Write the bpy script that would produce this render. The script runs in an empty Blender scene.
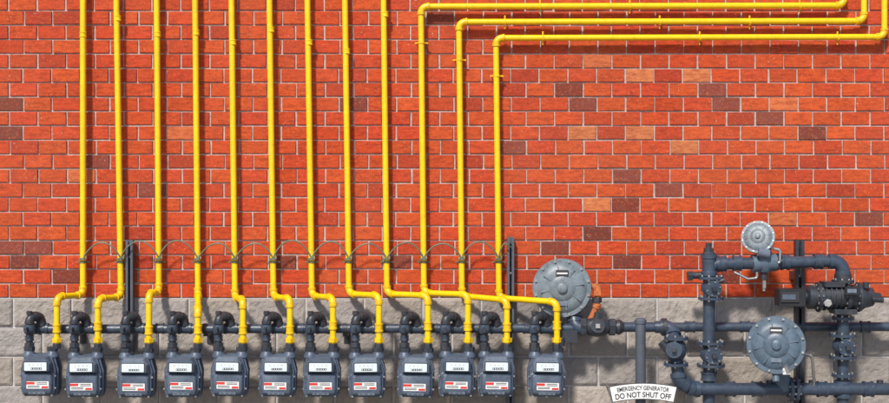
import bpy, math, random
from mathutils import Vector, Matrix, noise
random.seed(7)
D=8.0; S=160.0; CZ=1.709
def W(px,py,d=0.0):
    k=(D-d)/D
    return Vector(((px-444.5)/S*k, -d, CZ+(201.5-py)/S*k))
def L(px,d=0.25): return px/S*(D-d)/D
col=bpy.context.scene.collection
# ---------------------------------------------------------------- materials
def mat(name, base, rough=0.5, metal=0.0, var=0.15, vscale=14, dirt=None, dirtamt=0.0, bump=0.15, bscale=220, spec=0.5, coat=0.0):
    m=bpy.data.materials.new(name); m.use_nodes=True
    nt=m.node_tree; N=nt.nodes; K=nt.links
    bs=N['Principled BSDF']
    geo=N.new('ShaderNodeNewGeometry')
    n1=N.new('ShaderNodeTexNoise'); n1.inputs['Scale'].default_value=vscale; n1.inputs['Detail'].default_value=8
    n1.inputs['Roughness'].default_value=0.65
    K.new(geo.outputs['Position'],n1.inputs['Vector'])
    r=N.new('ShaderNodeMapRange'); r.inputs['From Min'].default_value=0.3; r.inputs['From Max'].default_value=0.7
    r.inputs['To Min'].default_value=1-var; r.inputs['To Max'].default_value=1+var
    K.new(n1.outputs['Fac'],r.inputs['Value'])
    mul=N.new('ShaderNodeVectorMath'); mul.operation='SCALE'; mul.inputs[0].default_value=base
    K.new(r.outputs['Result'],mul.inputs['Scale'])
    out=mul.outputs['Vector']
    if dirt:
        n2=N.new('ShaderNodeTexNoise'); n2.inputs['Scale'].default_value=45; n2.inputs['Detail'].default_value=10; n2.inputs['Roughness'].default_value=0.75
        K.new(geo.outputs['Position'],n2.inputs['Vector'])
        cr=N.new('ShaderNodeMapRange'); cr.inputs['From Min'].default_value=0.5; cr.inputs['From Max'].default_value=0.72
        cr.inputs['To Max'].default_value=dirtamt
        K.new(n2.outputs['Fac'],cr.inputs['Value'])
        mx=N.new('ShaderNodeMix'); mx.data_type='RGBA'
        K.new(cr.outputs['Result'],mx.inputs['Factor']); K.new(out,mx.inputs['A']); mx.inputs['B'].default_value=(*dirt,1)
        out=mx.outputs['Result']
    K.new(out,bs.inputs['Base Color'])
    rr=N.new('ShaderNodeMapRange'); rr.inputs['To Min'].default_value=max(0.05,rough-0.12); rr.inputs['To Max'].default_value=min(1,rough+0.12)
    K.new(n1.outputs['Fac'],rr.inputs['Value']); K.new(rr.outputs['Result'],bs.inputs['Roughness'])
    bs.inputs['Metallic'].default_value=metal
    bs.inputs['Specular IOR Level'].default_value=spec
    bs.inputs['Coat Weight'].default_value=coat
    if bump>0:
        n3=N.new('ShaderNodeTexNoise'); n3.inputs['Scale'].default_value=bscale; n3.inputs['Detail'].default_value=5
        K.new(geo.outputs['Position'],n3.inputs['Vector'])
        b=N.new('ShaderNodeBump'); b.inputs['Strength'].default_value=bump; b.inputs['Distance'].default_value=0.003
        K.new(n3.outputs['Fac'],b.inputs['Height']); K.new(b.outputs['Normal'],bs.inputs['Normal'])
    return m
YEL=mat('yellow_paint',(0.88,0.57,0.003),0.30,var=0.08,dirt=(0.42,0.25,0.02),dirtamt=0.45,bump=0.12,spec=0.5)
YFIT=mat('yellow_paint_fitting',(0.84,0.50,0.003),0.36,var=0.14,dirt=(0.28,0.16,0.02),dirtamt=0.65,bump=0.3,bscale=150,spec=.5)
MET=mat('meter_grey_paint',(0.085,0.112,0.16),0.36,var=0.22,dirt=(0.03,0.035,0.045),dirtamt=0.8,bump=0.3)
METL=mat('meter_light_paint',(0.15,0.185,0.245),0.36,var=0.18,dirt=(0.07,0.07,0.08),dirtamt=0.6,bump=0.25)
SLATE=mat('slate_pipe_paint',(0.038,0.058,0.092),0.32,var=0.28,dirt=(0.15,0.12,0.10),dirtamt=0.4,bump=0.3)
IRON=mat('dark_cast_iron',(0.028,0.035,0.048),0.40,var=0.3,dirt=(0.13,0.075,0.05),dirtamt=0.5,bump=0.6,bscale=120)
BLACK=mat('black_plastic',(0.018,0.02,0.024),0.45,var=0.2,bump=0.2)
REG=mat('regulator_grey',(0.17,0.205,0.235),0.40,var=0.24,dirt=(0.07,0.07,0.07),dirtamt=0.8,bump=0.3)
REGD=mat('regulator_blue_grey',(0.085,0.125,0.17),0.38,var=0.22,dirt=(0.045,0.045,0.055),dirtamt=0.8,bump=0.3)
STEEL=mat('bolt_steel',(0.42,0.42,0.42),0.35,metal=0.8,var=0.2,dirt=(0.2,0.1,0.05),dirtamt=0.5,bump=0.2)
RUST=mat('rusty_orange',(0.48,0.13,0.035),0.7,var=0.3,dirt=(0.15,0.05,0.02),dirtamt=0.6,bump=0.5)
WIRE=mat('green_wire',(0.13,0.17,0.12),0.45,var=0.2,bump=0.0)
BRASS=mat('bronze_clamp',(0.17,0.18,0.11),0.5,metal=0.4,var=0.3,dirt=(0.05,0.08,0.06),dirtamt=0.6,bump=0.3)
POST=mat('painted_post',(0.075,0.09,0.115),0.5,var=0.2,dirt=(0.16,0.13,0.11),dirtamt=0.4,bump=0.2)
WHITE=mat('white_label',(0.78,0.78,0.77),0.5,var=0.06,dirt=(0.45,0.42,0.37),dirtamt=0.5,bump=0.0)
SCREEN=mat('index_face',(0.66,0.76,0.82),0.25,var=0.05,bump=0.0)
REDL=mat('red_label',(0.60,0.04,0.03),0.5,var=0.08,bump=0.0)
INK=mat('black_ink',(0.03,0.03,0.035),0.6,var=0.05,bump=0.0)

# ---------------------------------------------------------------- builder
class B:
    def __init__(s): s.v=[]; s.f=[]; s.m=[]; s.mats=[]
    def mi(s,m):
        if m not in s.mats: s.mats.append(m)
        return s.mats.index(m)
    def add(s,vs,fs,m):
        o=len(s.v); s.v+= [Vector(v) for v in vs]; k=s.mi(m)
        for f in fs: s.f.append([i+o for i in f]); s.m.append(k)
    def sweep(s,P,r,m,seg=20,cap=True):
        P=[Vector(p) for p in P]
        n=len(P); T=[]
        for i in range(n):
            a=P[max(0,i-1)]; b=P[min(n-1,i+1)]; T.append((b-a).normalized())
        u=T[0].orthogonal().normalized(); vs=[]; fs=[]
        for i in range(n):
            if i>0:
                q=T[i-1].rotation_difference(T[i]); u=(q@u).normalized()
            w=T[i].cross(u).normalized()
            rr=r[i] if isinstance(r,(list,tuple)) else r
            for j in range(seg):
                a=2*math.pi*j/seg
                vs.append(P[i]+u*math.cos(a)*rr+w*math.sin(a)*rr)
        for i in range(n-1):
            for j in range(seg):
                a=i*seg+j; b=i*seg+(j+1)%seg
                fs.append([a,b,b+seg,a+seg])
        if cap:
            fs.append(list(range(seg))[::-1]); fs.append([ (n-1)*seg+j for j in range(seg)])
        s.add(vs,fs,m)
    def cyl(s,a,b,r,m,seg=20,r2=None):
        s.sweep([a,b],[r,r if r2 is None else r2],m,seg)
    def lathe(s,o,ax,prof,m,seg=32):
        o=Vector(o); ax=Vector(ax).normalized(); u=ax.orthogonal().normalized(); w=ax.cross(u)
        vs=[];fs=[]
        for h,r in prof:
            for j in range(seg):
                a=2*math.pi*j/seg; vs.append(o+ax*h+(u*math.cos(a)+w*math.sin(a))*max(r,1e-4))
        for i in range(len(prof)-1):
            for j in range(seg):
                a=i*seg+j;b=i*seg+(j+1)%seg; fs.append([a,b,b+seg,a+seg])
        fs.append(list(range(seg))[::-1]); fs.append([(len(prof)-1)*seg+j for j in range(seg)])
        s.add(vs,fs,m)
    def box(s,c,sz,m,R=None):
        c=Vector(c); x,y,z=[q/2 for q in sz]; R=R or Matrix.Identity(3)
        vs=[c+R@Vector(p) for p in [(-x,-y,-z),(x,-y,-z),(x,y,-z),(-x,y,-z),(-x,-y,z),(x,-y,z),(x,y,z),(-x,y,z)]]
        s.add(vs,[[0,3,2,1],[4,5,6,7],[0,1,5,4],[1,2,6,5],[2,3,7,6],[3,0,4,7]],m)
    def loft(s,outs,m):
        n=len(outs[0][0]); vs=[];fs=[]
        for o,y in outs:
            for p in o: vs.append(Vector((p[0],y,p[1])))
        for i in range(len(outs)-1):
            for j in range(n):
                a=i*n+j;b=i*n+(j+1)%n; fs.append([a,b,b+n,a+n])
        fs.append(list(range(n))[::-1]); fs.append([(len(outs)-1)*n+j for j in range(n)])
        s.add(vs,fs,m)
    def done(s,name,bevel=0.0012,parent=None,ang=38):
        me=bpy.data.meshes.new(name)
        c=Vector((0,0,0))
        if s.v:
            lo=Vector([min(v[i] for v in s.v) for i in range(3)]); hi=Vector([max(v[i] for v in s.v) for i in range(3)]); c=(lo+hi)/2
        me.from_pydata([v-c for v in s.v],[],s.f)
        for m in s.mats: me.materials.append(m)
        me.polygons.foreach_set('material_index',s.m)
        me.polygons.foreach_set('use_smooth',[True]*len(s.f))
        import bmesh
        bm=bmesh.new(); bm.from_mesh(me); bmesh.ops.recalc_face_normals(bm,faces=bm.faces); bm.to_mesh(me); bm.free()
        me.set_sharp_from_angle(angle=math.radians(ang))
        ob=bpy.data.objects.new(name,me); ob.location=c; col.objects.link(ob)
        if bevel>0:
            md=ob.modifiers.new('bevel','BEVEL'); md.width=bevel; md.segments=2; md.limit_method='ANGLE'; md.angle_limit=math.radians(42); md.harden_normals=True
        if parent:
            ob.parent=parent; ob.matrix_parent_inverse=parent.matrix_world.inverted()
        return ob

def fillet(pts,f,n=8):
    pts=[Vector(p) for p in pts]; out=[pts[0]]; arcs=[]
    for i in range(1,len(pts)-1):
        p=pts[i]; a=(pts[i-1]-p); b=(pts[i+1]-p); la=a.length; lb=b.length; a.normalize(); b.normalize()
        th=math.pi-a.angle(b)
        if th<0.03: out.append(p); arcs.append(None); continue
        t=min(f*math.tan(th/2), la*0.48, lb*0.48); R=t/math.tan(th/2)
        c=p+(a+b).normalized()*(R/math.cos(th/2))
        s0=p+a*t; s1=p+b*t; arc=[]
        v0=s0-c; v1=s1-c
        for k in range(n+1):
            arc.append(c+v0.slerp(v1,k/n).normalized()*R)
        out+=arc; arcs.append((arc,-a,b))
    out.append(pts[-1]); return out,arcs
def pipe(b,pts,r,f,m,mf=None,fit=1.28,collar=True,seg=20):
    out,arcs=fillet(pts,f); b.sweep(out,r,m,seg)
    mf=mf or m
    for i,a in enumerate(arcs):
        if not a: continue
        arc,d0,d1=a
        b.sweep(arc,r*fit,mf,seg)
        if collar:
            w=r*0.55
            b.cyl(arc[0]-d0*w*1.0,arc[0]+d0*w*0.3,r*(fit+0.14),mf,seg)
            b.cyl(arc[-1]-d1*w*0.3,arc[-1]+d1*w*1.0,r*(fit+0.14),mf,seg)
def flange(b,p,ax,r,t,m,nb=8,mb=None):
    p=Vector(p); ax=Vector(ax).normalized(); mb=mb or STEEL
    b.cyl(p-ax*t/2,p+ax*t/2,r,m,28)
    u=ax.orthogonal().normalized(); w=ax.cross(u)
    for i in range(nb):
        a=2*math.pi*(i+.5)/nb; q=p+(u*math.cos(a)+w*math.sin(a))*r*0.8
        b.cyl(q-ax*(t/2+r*.12),q+ax*(t/2+r*.12),r*0.1,mb,6)
def coupling(b,p,ax,r,l,m,hexa=False):
    p=Vector(p); ax=Vector(ax).normalized()
    if hexa: b.cyl(p-ax*l/2,p+ax*l/2,r,m,6)
    else:
        b.lathe(p-ax*l/2,ax,[(0,r*.94),(0,r),(l*.18,r),(l*.22,r*.9),(l*.78,r*.9),(l*.82,r),(l,r),(l,r*.94)],m,22)

# ---------------------------------------------------------------- wall
def wallmat(name,brick=True):
    m=bpy.data.materials.new(name); m.use_nodes=True; nt=m.node_tree; N=nt.nodes; K=nt.links; bs=N['Principled BSDF']
    at=N.new('ShaderNodeAttribute'); at.attribute_name='Col'
    geo=N.new('ShaderNodeNewGeometry')
    def nz(sc,det=6,ro=.6,stretch=None):
        n=N.new('ShaderNodeTexNoise'); n.inputs['Scale'].default_value=sc; n.inputs['Detail'].default_value=det; n.inputs['Roughness'].default_value=ro
        if stretch:
            vm=N.new('ShaderNodeVectorMath'); vm.operation='MULTIPLY'; vm.inputs[1].default_value=stretch
            K.new(geo.outputs['Position'],vm.inputs[0]); K.new(vm.outputs[0],n.inputs['Vector'])
        else: K.new(geo.outputs['Position'],n.inputs['Vector'])
        return n.outputs['Fac']
    def mr(x,a,b,c,d):
        r=N.new('ShaderNodeMapRange'); 
        for k,v in zip(('From Min','From Max','To Min','To Max'),(a,b,c,d)): r.inputs[k].default_value=v
        K.new(x,r.inputs['Value']); return r.outputs['Result']
    def mix(f,A,Bc,t='MIX'):
        x=N.new('ShaderNodeMix'); x.data_type='RGBA'; x.blend_type=t
        if isinstance(f,float): x.inputs['Factor'].default_value=f
        else: K.new(f,x.inputs['Factor'])
        K.new(A,x.inputs['A'])
        if isinstance(Bc,tuple): x.inputs['B'].default_value=(*Bc,1)
        else: K.new(Bc,x.inputs['B'])
        return x.outputs['Result']
    if brick:
        c=at.outputs['Color']
        f1=mr(nz(30,8,.72,(0.5,1,1.7)),.43,.66,0,.75)
        c=mix(f1,c,(0.21,0.022,0.009))
        f2=mr(nz(62,8,.75),.52,.72,0,.6)
        c=mix(f2,c,(0.76,0.17,0.055))
        f3=mr(nz(1.3,3,.5),.40,.7,0,.10)
        c=mix(f3,c,(0.66,0.24,0.12))
        f4=mr(nz(230,3,.6),.62,.72,0,.65)
        c=mix(f4,c,(0.10,0.02,0.012))
        f5=mr(nz(105,2,.5),.71,.77,0,.7)
        c=mix(f5,c,(0.80,0.66,0.58))
        bsc,bst,rough=130,.8,.82
    else:
        c=at.outputs['Color']
        f1=mr(nz(30,9,.75),.42,.68,0,.5)
        c=mix(f1,c,(0.16,0.145,0.145))
        f2=mr(nz(60,9,.8),.53,.7,0,.6)
        c=mix(f2,c,(0.56,0.52,0.49))
        f4=mr(nz(200,3,.6),.6,.72,0,.7)
        c=mix(f4,c,(0.08,0.072,0.072))
        bsc,bst,rough=90,1.0,.9
    K.new(c,bs.inputs['Base Color']); bs.inputs['Roughness'].default_value=rough; bs.inputs['Specular IOR Level'].default_value=.3
    b=N.new('ShaderNodeBump'); b.inputs['Strength'].default_value=bst; b.inputs['Distance'].default_value=.004
    K.new(nz(bsc,8,.7),b.inputs['Height']); K.new(b.outputs['Normal'],bs.inputs['Normal'])
    return m
BRICK=wallmat('brick_face'); BLOCK=wallmat('split_face_block',False)
MORT=mat('mortar',(0.50,0.40,0.36),0.92,var=0.25,vscale=30,dirt=(0.32,0.14,0.09),dirtamt=0.75,bump=0.8,bscale=180)
MORT2=mat('block_mortar',(0.50,0.475,0.465),0.92,var=0.2,vscale=30,dirt=(0.25,0.22,0.21),dirtamt=0.6,bump=0.8,bscale=180)
wall=bpy.data.objects.new('brick_wall',None); col.objects.link(wall)
ZB=CZ+(201.5-298)/S
XW=9.0; ZT=5.6
dark=[(13,103),(97,160),(13,262),(350,103),(590,103),(723,89),(723,103),(680,188),(856,216),(560,246),(606,230),(782,118),(525,146),(637,175),(12,248),(292,262),(405,262),(150,188),(820,132),(640,260),(13,132),(40,248),(60,278)]
light=[(590,132),(690,147),(650,132),(648,75),(690,75),(605,203)]
def build_bricks():
    pit=28.7/S; ch=14.35/S; mj=1.6/S
    vs=[];fs=[];cs=[]
    row=0; z=ZB+0.001
    while z<ZT:
        off=(pit/2 if row%2 else 0)+random.uniform(-.006,.006)
        x=-XW+off
        while x<XW:
            x0=x+mj/2+random.uniform(-.0018,.0018); x1=x+pit-mj/2+random.uniform(-.0018,.0018)
            z0=z+mj/2+random.uniform(-.0012,.0012); z1=z+ch-mj/2+random.uniform(-.0012,.0012)
            y=-random.uniform(0,.005)
            cx=(x0+x1)/2; cz=(z0+z1)/2
            px=cx*S+444.5; py=201.5-(cz-CZ)*S
            t=random.random(); k=random.uniform(.9,1.1)
            c=[.53*k,.058*k*random.uniform(.88,1.22),.014*k*random.uniform(.85,1.3)]
            if t<.008: c=[.18*k,.040*k,.026*k]
            elif t<.08: c=[.40*k,.042*k,.016*k]
            elif t<.09: c=[.60*k,.15*k,.05*k]
            elif t<.30: c=[.57*k,.080*k,.016*k]
            if any(abs(px-a)<14.4 and abs(py-b)<7.2 for a,b in dark): 
                q=random.uniform(.9,1.7); c=[.145*q,.038*q,.028*q]
            if any(abs(px-a)<14.4 and abs(py-b)<7.2 for a,b in light): c=[.60*k,.19*k,.07*k]
            e=.0025; o=len(vs)
            j=lambda: random.uniform(-.0012,.0012)
            ty=random.uniform(-.0012,.0012); tz=random.uniform(-.0012,.0012)
            for q,(a,bb) in enumerate([(x0,z0),(x1,z0),(x1,z1),(x0,z1)]):
                vs.append((a,.03,bb))
            for q,(a,bb) in enumerate([(x0,z0),(x1,z0),(x1,z1),(x0,z1)]):
                vs.append((a+j(),y+e,bb+j()))
            for q,(a,bb,sx,sz) in enumerate([(x0+e,z0+e,-1,-1),(x1-e,z0+e,1,-1),(x1-e,z1-e,1,1),(x0+e,z1-e,-1,1)]):
                vs.append((a+j(),y+sx*ty+sz*tz,bb+j()))
            for q in range(4):
                r=(q+1)%4
                fs.append((o+q,o+r,o+4+r,o+4+q)); fs.append((o+4+q,o+4+r,o+8+r,o+8+q))
            fs.append((o+8,o+9,o+10,o+11))
            cs+= [(*c,1)]*12
            x+=pit
        z+=ch; row+=1
    me=bpy.data.meshes.new('bricks'); me.from_pydata(vs,[],fs)
    a=me.color_attributes.new('Col','FLOAT_COLOR','POINT'); a.data.foreach_set('color',[q for c in cs for q in c])
    me.materials.append(BRICK); ob=bpy.data.objects.new('bricks',me); col.objects.link(ob); ob.parent=wall
def build_blocks():
    pit=58.5/S; ch=29.3/S; mj=1.5/S; vs=[];fs=[];cs=[]
    row=0; zt=ZB
    nx,nz_=34,17
    while zt>0.01:
        x=-XW+(pit/2 if row%2 else 0)+0.09
        z1=zt-mj/2 if row else zt-.003; z0=max(0.0,zt-ch+mj/2)
        near=lambda q: abs(q)<3.4
        while x<XW:
            x0=x+mj/2; x1=x+pit-mj/2; k=random.uniform(.80,1.12); w=random.random()
            c=(.345*k+.035*w,.315*k+.015*w,.30*k-.015*w)
            sd=random.uniform(0,100); o=len(vs)
            ax,az=(nx,nz_) if near(x) else (10,5)
            for iz in range(az+1):
                for ix in range(ax+1):
                    u=ix/ax; v=iz/az
                    if ax==nx:
                        u=min(1,max(0,(ix-.7)/(ax-1.4))) if 0<ix<ax else u
                        v=min(1,max(0,(iz-.7)/(az-1.4))) if 0<iz<az else v
                    xx=x0+(x1-x0)*u; zz=z0+(z1-z0)*v
                    ed=min(u*(x1-x0),(1-u)*(x1-x0),v*(z1-z0),(1-v)*(z1-z0))
                    prof=min(1,ed/.014)
                    n=noise.fractal(Vector((xx*9,sd,zz*9)),1,2,4)
                    n2=noise.fractal(Vector((xx*38,sd+9,zz*38)),.8,2,3)
                    y=-(.004+prof*(.007+.008*n)+.004*n2*prof)
                    if ed<1e-6: y=.02
                    vs.append((xx,y,zz)); cs.append((*c,1))
            for iz in range(az):
                for ix in range(ax):
                    q=o+iz*(ax+1)+ix; fs.append((q,q+1,q+ax+2,q+ax+1))
            x+=pit
        zt-=ch; row+=1
    me=bpy.data.meshes.new('foundation_blocks'); me.from_pydata(vs,[],fs)
    a=me.color_attributes.new('Col','FLOAT_COLOR','POINT'); a.data.foreach_set('color',[q for c in cs for q in c])
    me.materials.append(BLOCK); ob=bpy.data.objects.new('foundation_blocks',me); col.objects.link(ob); ob.parent=wall
build_bricks(); build_blocks()
b=B(); b.box((0,.16,(ZT+ZB)/2),(2*XW,.305,ZT-ZB-.002),MORT); b.done('brick_mortar',0,wall)
b=B(); b.box((0,.16,ZB/2),(2*XW,.312,ZB),MORT2); b.done('block_mortar',0,wall)
b=B(); b.box((0,.14,ZT+.04),(2*XW+.1,.42,.08),METL); b.done('coping',.004,wall)
G=mat('concrete_ground',(0.22,0.21,0.20),0.9,var=0.2,vscale=3,dirt=(0.1,0.09,0.08),dirtamt=.4,bump=.5,bscale=60)
me=bpy.data.meshes.new('ground'); me.from_pydata([(-300,-300,0),(300,-300,0),(300,300,0),(-300,300,0)],[],[(0,1,2,3)]); me.materials.append(G)
col.objects.link(bpy.data.objects.new('ground',me))

# ---------------------------------------------------------------- yellow pipes
RY=L(3.0,.07); DR=.065; DM=.27
meters=[41,86,137,184,230,278,322,367,416,457,496,546]
topx=[83,117,157,195.5,232,270,308,345.5,384,421,459,496]
botx=[83,121,159,198,235,273.5,312,349,387,424,462,499]
drop=[57,98,149,198,243,290,333,379,428,468,507,557]
offy=[295,297,292,300,298,297,296,294,294,293,296,298]
def strap(b,p,ax,r,m,k=1.0):
    p=Vector(p); ax=Vector(ax).normalized(); side=ax.cross(Vector((0,1,0))).normalized()
    b.cyl(p-ax*.006,p+ax*.006,r*1.2,m,20)
    for s in (-1,1):
        q=p+side*s*(r*1.55*k)+Vector((0,r*.6,0)); b.cyl(q+Vector((0,-.006,0)),Vector((q.x,0.0,q.z)),.003,m,8)
        b.box(q,(abs(side.x)*r*.9+.009,.004,abs(side.z)*r*.9+.009),m)
for i in range(12):
    b=B()
    d=DR; dm=DM
    lean=(botx[i]-topx[i])/290.0
    if i<9:
        top=W(topx[i]+lean*-500,-560,d); top.z=min(top.z,5.5)
        pts=[top]
    else:
        yy=[6.5,22,38][i-9]; ex=[844,864,884.5][i-9]
        pts=[W(ex,-500,d),W(ex,yy-1,d),W(topx[i],yy,d)]
    oy=offy[i]
    if abs(drop[i]-botx[i])<3:
        pts+=[W(botx[i],oy-6,d), W(botx[i],oy+10,dm)]
        pts+=[W(drop[i],346,dm)]
    else:
        slope=1.5 if i<10 else 4
        pts+=[W(botx[i],oy,d), W(drop[i],oy+slope,dm if i!=11 else dm+.015)]
        pts+=[W(drop[i],346,dm)]
    pipe(b,pts,RY,.042,YEL,YFIT,fit=1.19,seg=20)
    coupling(b,W(drop[i],328+random.uniform(-3,3),dm),(0,0,1),RY*1.42,.05,YFIT)
    coupling(b,W(drop[i],340,dm),(0,0,1),RY*1.7,.026,YFIT,True)
    coupling(b,W(drop[i],346,dm),(0,0,1),RY*1.5,.03,IRON,True)
    if i<9:
        coupling(b,W(topx[i]+lean*(40+i*7),42+random.uniform(-30,10),d),(0,0,1),RY*1.2,.032,YEL)
    for yy2 in ([262] if i<9 else [262,[43,60,76][i-9]]):
        xx=topx[i]+lean*yy2
        strap(b,W(xx,yy2,d),(0,0,1),RY,BRASS if yy2==262 else YFIT)
    if i>=9:
        yy_=[6.5,22,38][i-9]
        for xx in ([540,630,800],[505,660,750],[543,700,838])[i-9]:
            strap(b,W(xx,yy_,d),(1,0,0),RY,YFIT)
    xx=topx[i]+lean*258
    b.box(W(xx-1,259,d+.024),(.034,.02,.014),BRASS); b.cyl(W(xx+3,259,d+.03),W(xx+3,256,d+.03),.004,STEEL,6)
    b.done('yellow_gas_pipe',.0008)
b=B()
cl=[(topx[i]+(botx[i]-topx[i])/290*258) for i in range(12)]+[511]
for i in range(12):
    a=cl[i]; c=cl[i+1]; pk=242+random.uniform(-2,2); pts=[]
    sk=random.uniform(-.12,.12)
    for k in range(21):
        t=k/20; s=math.sin(math.pi*(t**(1+sk)))
        py=259-(259-pk)*(max(s,0)**.7)
        if i==11 and t>.5: py=pk+ (t-.5)*8
        pts.append(W(a+(c-a)*t, py, DR+.03+.02*s))
    b.sweep(pts,.0045,WIRE,8)
b.done('bonding_wire',0)

# ---------------------------------------------------------------- channel posts
def channel(px,y0,y1,d,w,name,m):
    b=B(); p0=W(px,y0,d); p1=W(px,y1,d) if y1<403 else Vector((W(px,0,d).x,-d,0)); h=p0.z-p1.z; c=(p0+p1)/2; ww=L(w,d)
    t=.004
    b.box(c+Vector((0,ww*.5,0)),(ww,t,h),m)
    for s in (-1,1):
        b.box(c+Vector((s*(ww/2-t/2),0,0)),(t,ww*.98,h),m)
        b.box(c+Vector((s*(ww/2-ww*.17),-ww*.5,0)),(ww*.34,t,h),m)
    n=int(h/.05)
    for i in range(n):
        b.box(c+Vector((0,ww*.5-t,-h/2+.025+i*.05)),(ww*.25,.004,.028),BLACK)
    for fz in (.12,.85):
        zc=p1.z+h*fz
        b.box((c.x,-(d-ww*.5)/2,zc),(ww*.9,max(.01,(d-ww*.5)-.002),.05),m)
        b.cyl((c.x,-d-.002,zc),(c.x,-d+ww*.45,zc),.008,STEEL,6)
    b.done(name,.0008)
channel(130,240,352,.05,7,'channel_strut',POST)
channel(510.5,237,410,.05,7,'channel_strut',POST)
channel(799,240,410,.14,8.5,'channel_strut',IRON)

# ---------------------------------------------------------------- manifold
b=B(); RM=L(4.6,.19)
b.cyl(W(36,329,.19),W(579,328,.19),RM,SLATE,28)
coupling(b,W(37,329,.19),(1,0,0),RM*1.3,.05,SLATE)
for mx in meters:
    coupling(b,W(mx+1,328.5,.19),(1,0,0),RM*1.22,.085,SLATE)
for x in (160,300,440,527): coupling(b,W(x,328.5,.19),(1,0,0),RM*1.2,.05,SLATE)
for x in (75,205,345,480):
    p=W(x,328.5,.19); b.box((p.x,-.08,p.z-RM-.012),(.03,.17,.02),IRON); b.box((p.x,-.015,p.z-.05),(.04,.008,.12),IRON)
    b.cyl(p-Vector((.012,0,0)),p+Vector((.012,0,0)),RM*1.15,IRON,24)
b.done('gas_manifold_pipe',.001)

# ---------------------------------------------------------------- meters
u=L(1,.27)
def rrect(x0,x1,z0,z1,r,n=5):
    pts=[]
    for cx,cz,a0 in ((x1-r,z0+r,-90),(x1-r,z1-r,0),(x0+r,z1-r,90),(x0+r,z0+r,180)):
        for k in range(n+1):
            a=math.radians(a0+90*k/n); pts.append((cx+r*math.cos(a),cz+r*math.sin(a)))
    return pts
def off_outline(o,s,c=(0,0)):
    return [((x-c[0])*s+c[0],(z-c[1])*s+c[1]) for x,z in o]
def poly_round(pts,r,n=5):
    P=[Vector((a,0,c)) for a,c in pts]; out=[]
    m=len(P)
    for i in range(m):
        p=P[i]; a=(P[i-1]-p); c=(P[(i+1)%m]-p); la,lc=a.length,c.length; a.normalize(); c.normalize()
        th=math.pi-a.angle(c); t=min(r*math.tan(th/2),la*.45,lc*.45); R=t/math.tan(th/2)
        ce=p+(a+c).normalized()*(R/math.cos(th/2)); v0=p+a*t-ce; v1=p+c*t-ce
        for k in range(n+1):
            q=ce+v0.slerp(v1,k/n); out.append((q.x,q.z))
    return out
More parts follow.
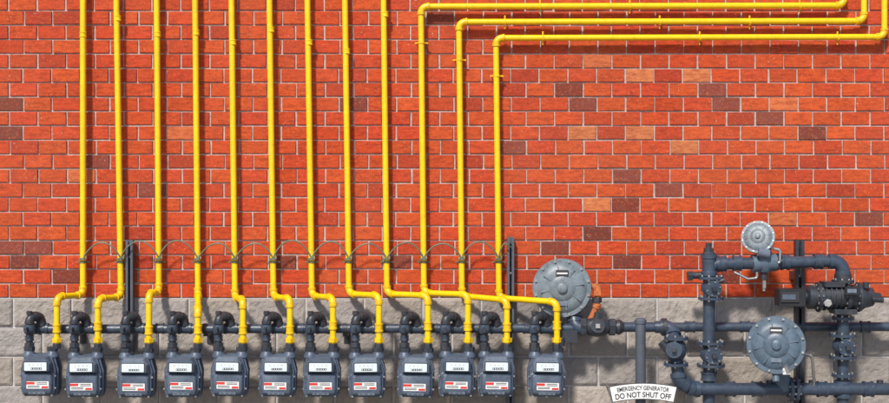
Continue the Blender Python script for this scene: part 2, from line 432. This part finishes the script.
def meter(i,cx,cy=375):
    cy+=random.uniform(-.8,.8)
    b=B(); o=W(cx,cy,DM)
    tilt=random.uniform(-.018,.018)
    TR=lambda ol: [(o.x+x*u*math.cos(tilt)-z*u*math.sin(tilt), o.z+z*u*math.cos(tilt)+x*u*math.sin(tilt)) for x,z in ol]
    yc=-DM
    body=poly_round([(-18,-23),(18,-23),(20.5,-15),(21,6),(17,20),(9,23),(-9,23),(-17,20),(-21,6),(-20.5,-15)],4)
    sc=lambda s: TR(off_outline(body,s))
    b.loft([(sc(.82),yc+.10),(sc(.93),yc+.095),(sc(.97),yc+.08),(sc(.97),yc-.03),(sc(.95),yc-.05)],MET)
    b.loft([(sc(1.04),yc-.028),(sc(1.04),yc-.014)],MET)
    b.loft([(sc(1.04),yc+.03),(sc(1.04),yc+.044)],MET)
    cov=poly_round([(-17,-21),(17,-21),(19,-14),(19,3),(14,7),(-14,7),(-19,3),(-19,-14)],3.5)
    cs_=lambda s: TR(off_outline(cov,s,(0,-7)))
    b.loft([(cs_(1),yc-.045),(cs_(1),yc-.058),(cs_(.93),yc-.062),(cs_(.88),yc-.078),(cs_(.80),yc-.084)],MET)
    for (x,z) in ((-17.5,-12),(-17.5,0),(17.5,-12),(17.5,0),(-14,-19.3),(14,-19.3),(0,-20.0),(-13.5,5.5),(13.5,5.5)):
        q=TR([(x,z)])[0]; b.cyl((q[0],yc-.055,q[1]),(q[0],yc-.067,q[1]),.0062,METL if random.random()<.5 else STEEL,6)
    idx=poly_round([(-14.5,3.5),(14.5,3.5),(14.5,13),(10.5,20),(-10.5,20),(-14.5,13)],2.2)
    ii=lambda s: TR(off_outline(idx,s,(0,10)))
    b.loft([(ii(1.06),yc-.03),(ii(1.06),yc-.062),(ii(1.0),yc-.098),(ii(.93),yc-.104)],METL if i%3 else MET)
    win=TR(rrect(-12,12,5.2,15.0,1.2))
    b.loft([(win,yc-.1035),(win,yc-.107)],INK)
    face=TR(rrect(-11,11,6.1,14.2,.7)); b.loft([(face,yc-.1065),(face,yc-.1085)],SCREEN)
    for k in range(4):
        q=TR([(-6+k*4,12)])[0]; b.cyl((q[0],yc-.108,q[1]),(q[0],yc-.1095,q[1]),.0075,WHITE,14)
        b.box((q[0],yc-.110,q[1]),(.0015,.001,.010),INK,Matrix.Rotation(random.uniform(0,3),3,'Y'))
    q=TR([(1,8.2)])[0]; b.box((q[0],yc-.1093,q[1]),(.065,.0012,.011),INK)
    for k in range(5):
        q=TR([(-3.5+k*2.2,8.2)])[0]; b.box((q[0],yc-.1103,q[1]),(.006,.0006,.006),WHITE)
    def st(x0,x1,z0,z1,m,y): 
        a=TR([(x0,z0),(x1,z0),(x1,z1),(x0,z1)]); b.loft([(a,y+.004),(a,y)],m)
    yf=yc-.0852; dx=random.uniform(-1.5,1.5); dz=random.uniform(-.8,.8)-1
    st(-11+dx,11+dx,-11.6+dz,-4.5+dz,WHITE,yf); st(-11+dx,-3+dx,-7.4+dz,-4.9+dz,REDL,yf-.001)
    st(4+dx,10.5+dx,-11.2+dz,-9.2+dz,REDL,yf-.001)
    for k in range(2): st(-10+dx,2+dx,-9.2-k*1.3+dz,-8.6-k*1.3+dz,INK,yf-.001)
    for k in range(2): st(-1+dx,9.5+dx,-6-k*1.4+dz,-5.4-k*1.4+dz,INK,yf-.001)
    st(-8,8,-17.6,-15.4,METL,yf-.0005)
    for k in range(3): st(-7+k*5,-3.5+k*5,-16.9,-16.2,INK,yf-.0015)
    for s in (-1,1):
        q=TR([(s*11.5,21)])[0]
        b.lathe((q[0],yc,q[1]-.02),(0,0,1),[(0,.040),(.015,.040),(.028,.031),(.045,.028)],MET,24)
        q2=TR([(s*11.5,25.5)])[0]; b.cyl((q2[0],yc,q2[1]-.008),(q2[0],yc,q2[1]+.014),.034,IRON,8)
    b.done('gas_meter',.0015)
    b=B(); r=L(3.4,.23)
    lx=cx-11.5; hx=cx+.5
    top=317
    pts=[W(lx,347,DM),W(lx,top,DM),W(hx-1,top-1,.205),W(hx,328,.19)]
    pipe(b,pts,r,.03,IRON,IRON,fit=1.3)
    coupling(b,W(lx,345,DM),(0,0,1),r*1.55,.026,IRON,True)
    coupling(b,W(lx,338,DM),(0,0,1),r*1.35,.03,SLATE)
    c=W(lx,329,DM); b.lathe(c-Vector((0,0,.030)),(0,0,1),[(0,r*1.1),(.006,r*1.5),(.03,r*1.75),(.054,r*1.5),(.06,r*1.1)],SLATE,22)
    b.lathe(c+Vector((0,r*.8,0)),(0,-1,0),[(0,r*1.25),(.045,r*1.25),(.047,r*.95),(.054,r*.95)],SLATE,20)
    b.box(c+Vector((0,-.058,0)),(.012,.03,.030),IRON,Matrix.Rotation(random.uniform(-.15,.15),3,'Y'))
    p=W((lx+hx)/2-.5,top-.6,.235); dirv=(W(hx,top,.205)-W(lx,top,DM)).normalized()
    coupling(b,p,dirv,r*1.5,.022,IRON,True)
    b.cyl(W(lx,top-2,DM),W(lx,top-6,DM),r*.9,IRON,8)
    b.cyl(W(hx,top+5,.197),W(hx,top+9,.197),r*1.5,IRON,8)
    b.done('shutoff_valve',.001)
for i,cx in enumerate(meters): meter(i,cx)

# ---------------------------------------------------------------- regulators
def regulator(px,py,d,rp,m,ax=(0,-1,0),plate=True,bk=1.0):
    b=B(); o=W(px,py,d); R=L(rp,d); ax=Vector(ax).normalized()
    k=R
    prof=[(-.34*k*bk,.30*k),(-.30*k*bk,.55*k),(-.12*k,.80*k),(-.09*k,.86*k),(-.09*k,1.0*k),(-.015*k,1.0*k)]
    b.lathe(o,ax,prof,m,56)
    prof=[(-.005*k,.99*k),(.055*k,.985*k),(.06*k,.84*k),(.10*k,.80*k),(.17*k,.66*k),(.185*k,.58*k),(.19*k,.44*k),(.23*k,.40*k),(.25*k,.26*k),(.25*k,.17*k),(.34*k,.16*k),(.36*k,.12*k)]
    b.lathe(o,ax,prof,m,56)
    uu=Vector((0,0,1)); uu=(uu-ax*uu.dot(ax)).normalized(); ww=ax.cross(uu)
    for i in range(12):
        a=2*math.pi*(i+.5)/12; q=o+(uu*math.cos(a)+ww*math.sin(a))*k*.915
        b.cyl(q+ax*(.05*k),q+ax*(.12*k),.045*k,STEEL,6); b.cyl(q-ax*(.10*k),q-ax*(.17*k),.045*k,STEEL,6)
    for i in range(8):
        a=2*math.pi*i/8+.2; dr=(uu*math.cos(a)+ww*math.sin(a)); c=o+dr*k*.5+ax*k*.175
        Rm=Matrix((dr,ax,dr.cross(ax))).transposed()
        b.box(c,(k*.5,k*.07,k*.035),m,Rm)
    if plate:
        Rm=Matrix((ww,ax,uu)).transposed()
        b.box(o+uu*k*.50+ax*k*.215,(k*.42,k*.03,k*.22),INK,Rm); b.box(o+uu*k*.50+ax*k*.233,(k*.36,k*.008,k*.05),WHITE,Rm)
        b.box(o-uu*k*.52+ax*k*.215,(k*.34,k*.03,k*.14),METL,Rm)
    c=o-ax*(.34*k*bk); e=k*(.5 if bk==1 else .06)
    b.cyl(c+ax*.01,c-ax*e,.30*k,m,24)
    b.lathe(c-ax*e-ww*k*.55,ww,[(0,.30*k),(.1*k,.30*k),(.12*k,.22*k),(.35*k,.33*k),(.75*k,.33*k),(.98*k,.22*k),(1.0*k,.30*k),(1.1*k,.30*k)],m,28)
    return b,o,k,ax,uu,ww
b,o,k,ax,uu,ww=regulator(562,288,.195,29.5,REG,ax=(-.06,-1,.04),bk=.7)
b.done('gas_regulator',.0015)
b=B()
pipe(b,[W(586,284,.16),W(598,288,.18),W(597,306,.19),W(590,320,.19)],L(3,.25),.02,RUST,RUST)
coupling(b,W(597,300,.188),(0,0,1),L(5),.03,IRON,True); b.box(W(597,293,.20),(.045,.03,.03),RUST)
b.done('relief_vent',.001)
b=B()
pipe(b,[W(560,300,.10),W(574,312,.15),W(575,328,.19),W(605,327,.19)],L(5.5,.19),.04,SLATE,SLATE)
for x in (583,612): coupling(b,W(x,327,.19),(1,0,0),L(9,.19),.035,IRON,True)
b.lathe(W(585,326.5,.19),(1,0,0),[(0,L(6)),(L(4),L(9)),(L(12),L(10.5)),(L(20),L(9)),(L(25),L(6))],IRON,24)
b.cyl(W(598,326,.19),W(598,326,.27),L(7),IRON,20); b.cyl(W(598,326,.27),W(598,326,.285),L(3),STEEL,4)
b.cyl(W(598,326,.2),W(598,312,.2),L(4.5),IRON,8)
b.cyl(W(607,327,.19),W(660,327,.19),L(5,.19),SLATE,24)
b.lathe(W(616,327,.19),(1,0,0),[(0,L(7)),(L(3),L(8)),(L(8),L(5))],IRON,24)
b.box(W(566,336,.22),(L(22),.05,L(12)),IRON); b.cyl(W(560,338,.26),W(560,346,.26),L(4.5),IRON,8)
b.done('gas_line_valve',.0012)

b=B(); p=W(640.5,320,.33); g=Vector((p.x,p.y,0))
b.lathe(g,(0,0,1),[(0,.11),(.012,.11),(.013,L(5.2,.33)),(p.z-.02,L(5.2,.33)),(p.z-.02,L(6,.33)),(p.z,L(6,.33)),(p.z+.012,L(4,.33))],POST,28)
b.done('steel_bollard',.001)

# ---------------------------------------------------------------- right pipework
DP=.26
def plugv(b,px,py,d,ax,r,m,stem=(0,-1,0),n=8):
    o=W(px,py,d); ax=Vector(ax); k=r
    b.lathe(o-ax*k*1.5,ax,[(0,k*.9),(k*.5,k*1.05),(k*1.1,k*1.5),(k*1.9,k*1.5),(k*2.5,k*1.05),(k*3,k*.9)],m,28)
    flange(b,o-ax*k*1.55,ax,k*1.95,k*.4,m,n); flange(b,o+ax*k*1.55,ax,k*1.95,k*.4,m,n)
    st=Vector(stem); b.cyl(o,o+st*k*1.9,k*1.05,m,22); flange(b,o+st*k*1.9,st,k*1.25,k*.25,m,6)
    b.cyl(o+st*k*2,o+st*k*2.6,k*.42,IRON,4)
b=B()
pipe(b,[W(655,327,.19),W(672,327,.20),W(675,345,.30),W(679,382,.32),W(694,389,.30),W(900,389,.28),W(1300,389,.28)],L(6.2,.26),.055,SLATE,SLATE,fit=1.15)
b.lathe(W(665,327,.2),(1,0,0),[(-.02,L(7)),(-.02,L(9)),(.01,L(9)),(.01,L(7))],IRON,24)
for y in (338,364): flange(b,W(676,y,.31),(0,0,1),L(12),.02,SLATE,6)
b.lathe(W(675.5,360,.31),(0,0,1),[(0,L(7)),(L(5),L(10)),(L(11),L(11)),(L(17),L(9)),(L(20),L(7))],SLATE,26)
b.cyl(W(674,350,.31),W(674,350,.42),L(8),SLATE,22); b.cyl(W(674,350,.42),W(674,350,.45),L(3),IRON,4)
b.cyl(W(668,350,.31),W(661,342,.31),L(4),IRON,8)
for x in (730,757,822,868): coupling(b,W(x,389,.28),(1,0,0),L(8),.06,SLATE)
flange(b,W(790,389,.28),(1,0,0),L(12),.02,SLATE,8); flange(b,W(796,389,.28),(1,0,0),L(12),.02,SLATE,8)
for x in (770,812,880):
    b.cyl(W(x,389,.28),W(x,380,.28),L(3.5),IRON,8)
b.done('steel_gas_pipe',.0012)
b=B()
b.cyl(W(660,327,.14),W(1300,326,.14),L(4.6,.14),SLATE,24)
for x in (690,745,865): coupling(b,W(x,326.7,.14),(1,0,0),L(6,.14),.06,SLATE)
b.done('steel_gas_pipe',.0012)
b=B()
g=W(709,300,DP)
b.cyl(W(709,252,DP),Vector((g.x,-DP,0)),L(6,DP),SLATE,26)
coupling(b,W(709,265,DP),(0,0,1),L(8,DP),.13,SLATE)
b.lathe(W(708.5,256,DP),(0,0,1),[(0,L(6.5)),(L(3),L(6.5)),(L(4),L(5)),(L(8),L(5)),(L(8),L(3)),(L(13),L(3))],IRON,8)
plugv(b,711,288,DP,(0,0,1),L(6.6),SLATE)
plugv(b,711,354,DP,(0,0,1),L(7.2),SLATE)
coupling(b,W(709,376,DP),(0,0,1),L(8.5),.05,SLATE)
pipe(b,[W(709,266,DP),W(720,264,DP),W(843,261,DP),Vector((W(843,261,DP).x,-DP,0))],L(6,DP),.065,SLATE,SLATE,fit=1.15)
for x in (722,737,785,818): coupling(b,W(x,263.5-(x-722)*.02,DP),(1,0,0),L(8,DP),.05,SLATE)
coupling(b,W(776,262,DP),(1,0,0),L(9),.03,IRON,True)
b.cyl(W(701,275,DP),W(688,276,DP),L(3.4),IRON,12); coupling(b,W(690,276,DP),(1,0,0),L(5),.03,IRON,True)
b.cyl(W(716,282,DP+.05),W(724,280,DP+.05),L(2.6),IRON,8)
flange(b,W(843,318,DP),(0,0,1),L(11),.02,SLATE,8)
plugv(b,843,346,DP,(0,0,1),L(7),SLATE,n=8)
flange(b,W(843,375,DP),(0,0,1),L(11),.02,SLATE,8); coupling(b,W(843,389,DP),(0,0,1),L(9),.1,SLATE)
b.done('steel_gas_pipe',.0012)

b,o,k,ax,uu,ww=regulator(758,237,.30,16.8,REG,ax=(-.35,-1,.30),plate=False)
c=W(764,262,.27)
b.cyl(o-ax*k*.6,c,L(6.5),REG,20)
b.lathe(W(764,272,.27),(0,0,1),[(0,L(6)),(L(4),L(8.5)),(L(12),L(10)),(L(18),L(8)),(L(24),L(6.5))],REGD,24)
b.cyl(W(752,264,.27),W(776,262,.27),L(9),REGD,22)
pipe(b,[W(768,247,.30),W(780,250,.31),W(780,262,.31),W(772,266,.31)],L(1.4),.015,STEEL,STEEL,fit=1.1)
b.cyl(W(764,272,.27),W(764,280,.27),L(3.5),IRON,8); b.cyl(W(764,280,.27),W(764,291,.27),L(1.7),STEEL,10)
b.box(W(764,284,.275),(L(3),.02,L(8)),STEEL)
pipe(b,[W(757,272,.32),W(757,278,.32),W(748,279,.32),W(734,272,.3)],L(1.3),.012,STEEL,STEEL,fit=1.1)
b.cyl(W(758,252,.34),W(769,254,.34),L(4.5),METL,18)
b.done('gas_regulator',.001)

b,o,k,ax,uu,ww=regulator(776,345,.46,29,REGD,ax=(-.22,-1,.12))
c=o-ax*k*.84
b.cyl(c,W(784,389,.28),L(8.5),REGD,22)
b.cyl(o-uu*k*.75-ax*k*.2,o-uu*k*1.25-ax*k*.1,.12*k,REGD,16)
b.cyl(W(786,366,.5),W(788,372,.5),L(3),STEEL,6); b.box(W(786,371,.49),(L(7),.03,L(6)),WHITE)
pipe(b,[W(800,352,.38),W(812,356,.36),W(814,380,.32),W(814,389,.30)],L(1.5),.02,STEEL,STEEL,fit=1.1)
b.done('gas_regulator',.0015)

b=B()
A=lambda x,y=297,d=.30: W(x,y,d)
X=(1,0,0)
b.box(A(790),(L(26),.12,L(17)),BLACK); b.box(W(790,297,.365),(L(18),.012,L(10)),INK); b.box(W(789,297,.372),(L(13),.004,L(5)),MET)
b.cyl(A(802),A(808),L(6),IRON,20)
b.lathe(A(806),X,[(0,L(9)),(L(2),L(12)),(L(7),L(12)),(L(7),L(10.5)),(L(10),L(10.5)),(L(10),L(13.5)),(L(13),L(13.5)),(L(13),L(11.5)),(L(38),L(11.5)),(L(38),L(14.5)),(L(42),L(14.5)),(L(42),L(12)),(L(50),L(12)),(L(50),L(14)),(L(54),L(14)),(L(58),L(11)),(L(66),L(9)),(L(66),L(5)),(L(74),L(4))],IRON,36)
for x in (823,828,833,838):
    b.cyl(A(x),A(x+1.6),L(13.3),IRON,36)
for x in (818,846,858):
    flange(b,A(x),X,L(14.8),.012,IRON,10)
b.box(A(832,284),(L(20),.13,L(5)),IRON); b.box(A(843,311),(L(22),.13,L(5)),IRON)
b.box(W(852,291,.40),(L(14),.03,L(8)),BLACK); b.box(W(852,291,.419),(L(9),.003,L(4)),METL)
b.cyl(W(866,288,.36),W(866,282,.36),L(3),IRON,10); b.cyl(A(843,284),A(843,274),L(8.5),IRON,24)
flange(b,A(843,281),(0,0,1),L(11),.016,IRON,8)
b.cyl(W(828,303,.38),W(828,303,.43),L(4),STEEL,6); b.cyl(W(872,299,.36),W(883,300,.36),L(3),IRON,12)
b.done('rotary_gas_meter',.0012)

# ---------------------------------------------------------------- sign
b=B(); d=.41; Rr=L(150,d); c=W(643,391,d)+Vector((0,0,-Rr))
def bend(x,z,y):
    a=x/Rr; return Vector((c.x+(Rr+z)*math.sin(a), y, c.z+(Rr+z)*math.cos(a)))
def plate(w,h,y0,y1,m,n=24,zc=0):
    vs=[];fs=[]
    for y in (y0,y1):
        for k in range(n+1):
            x=-w/2+w*k/n; vs.append(bend(x,zc-h/2,y)); vs.append(bend(x,zc+h/2,y))
    N2=2*(n+1)
    for k in range(n):
        a=2*k; fs.append([a,a+2,a+3,a+1]); fs.append([N2+a,N2+a+1,N2+a+3,N2+a+2])
        fs.append([a,N2+a,N2+a+2,a+2]); fs.append([a+1,a+3,N2+a+3,N2+a+1])
    fs.append([0,1,N2+1,N2]); fs.append([2*n,N2+2*n,N2+2*n+1,2*n+1])
    b.add(vs,fs,m)
plate(L(64),L(16),-d,-d-.004,INK); plate(L(62.6),L(14.6),-d-.0035,-d-.0055,WHITE)
def text(s,h,zc,wid):
    cu=bpy.data.curves.new('t','FONT'); cu.body=s; cu.size=1; cu.align_x='CENTER'; cu.offset=.02
    ob=bpy.data.objects.new('t',cu); col.objects.link(ob); dg=bpy.context.evaluated_depsgraph_get()
    me=bpy.data.meshes.new_from_object(ob.evaluated_get(dg))
    xs=[v.co.x for v in me.vertices]; ys=[v.co.y for v in me.vertices]; sx=wid/(max(xs)-min(xs)); sy=h/(max(ys)-min(ys))
    mx=(max(xs)+min(xs))/2; my=(max(ys)+min(ys))/2
    vs=[bend((v.co.x-mx)*sx,zc+(v.co.y-my)*sy,-d-.0068) for v in me.vertices]
    b.add(vs,[list(p.vertices) for p in me.polygons],INK)
    bpy.data.objects.remove(ob)
text('EMERGENCY GENERATOR',L(4.2),L(3.2),L(50)); text('DO NOT SHUT OFF',L(5.4),L(-3.2),L(56))
for s in (-1,1): b.cyl(bend(s*L(28),0,-d),bend(s*L(28),0,-.0),.005,STEEL,8)
b.done('warning_sign',0)

# ---------------------------------------------------------------- light, camera
w=bpy.data.worlds.new('World'); bpy.context.scene.world=w; w.use_nodes=True; nt=w.node_tree
sky=nt.nodes.new('ShaderNodeTexSky'); sky.sky_type='NISHITA'; sky.sun_disc=False
el=math.radians(44); az=math.radians(20)
sky.sun_elevation=el; sky.sun_rotation=math.pi+az
nt.links.new(sky.outputs[0],nt.nodes['Background'].inputs[0]); nt.nodes['Background'].inputs[1].default_value=.13
sd=Vector((-math.sin(az)*math.cos(el),-math.cos(az)*math.cos(el),math.sin(el)))
l=bpy.data.lights.new('sun','SUN'); l.energy=4.3; l.angle=math.radians(6); l.color=(1,.94,.85)
lo=bpy.data.objects.new('sun',l); lo.rotation_euler=sd.to_track_quat('Z','Y').to_euler(); lo.location=sd*20; col.objects.link(lo)
cam=bpy.data.cameras.new('camera'); co=bpy.data.objects.new('camera',cam); co.location=(0,-D,CZ); co.rotation_euler=(math.pi/2,0,0)
cam.sensor_width=36; cam.lens=36*D/(889/S); cam.clip_end=1000; col.objects.link(co)
sc=bpy.context.scene; sc.camera=co; sc.view_settings.view_transform='Standard'
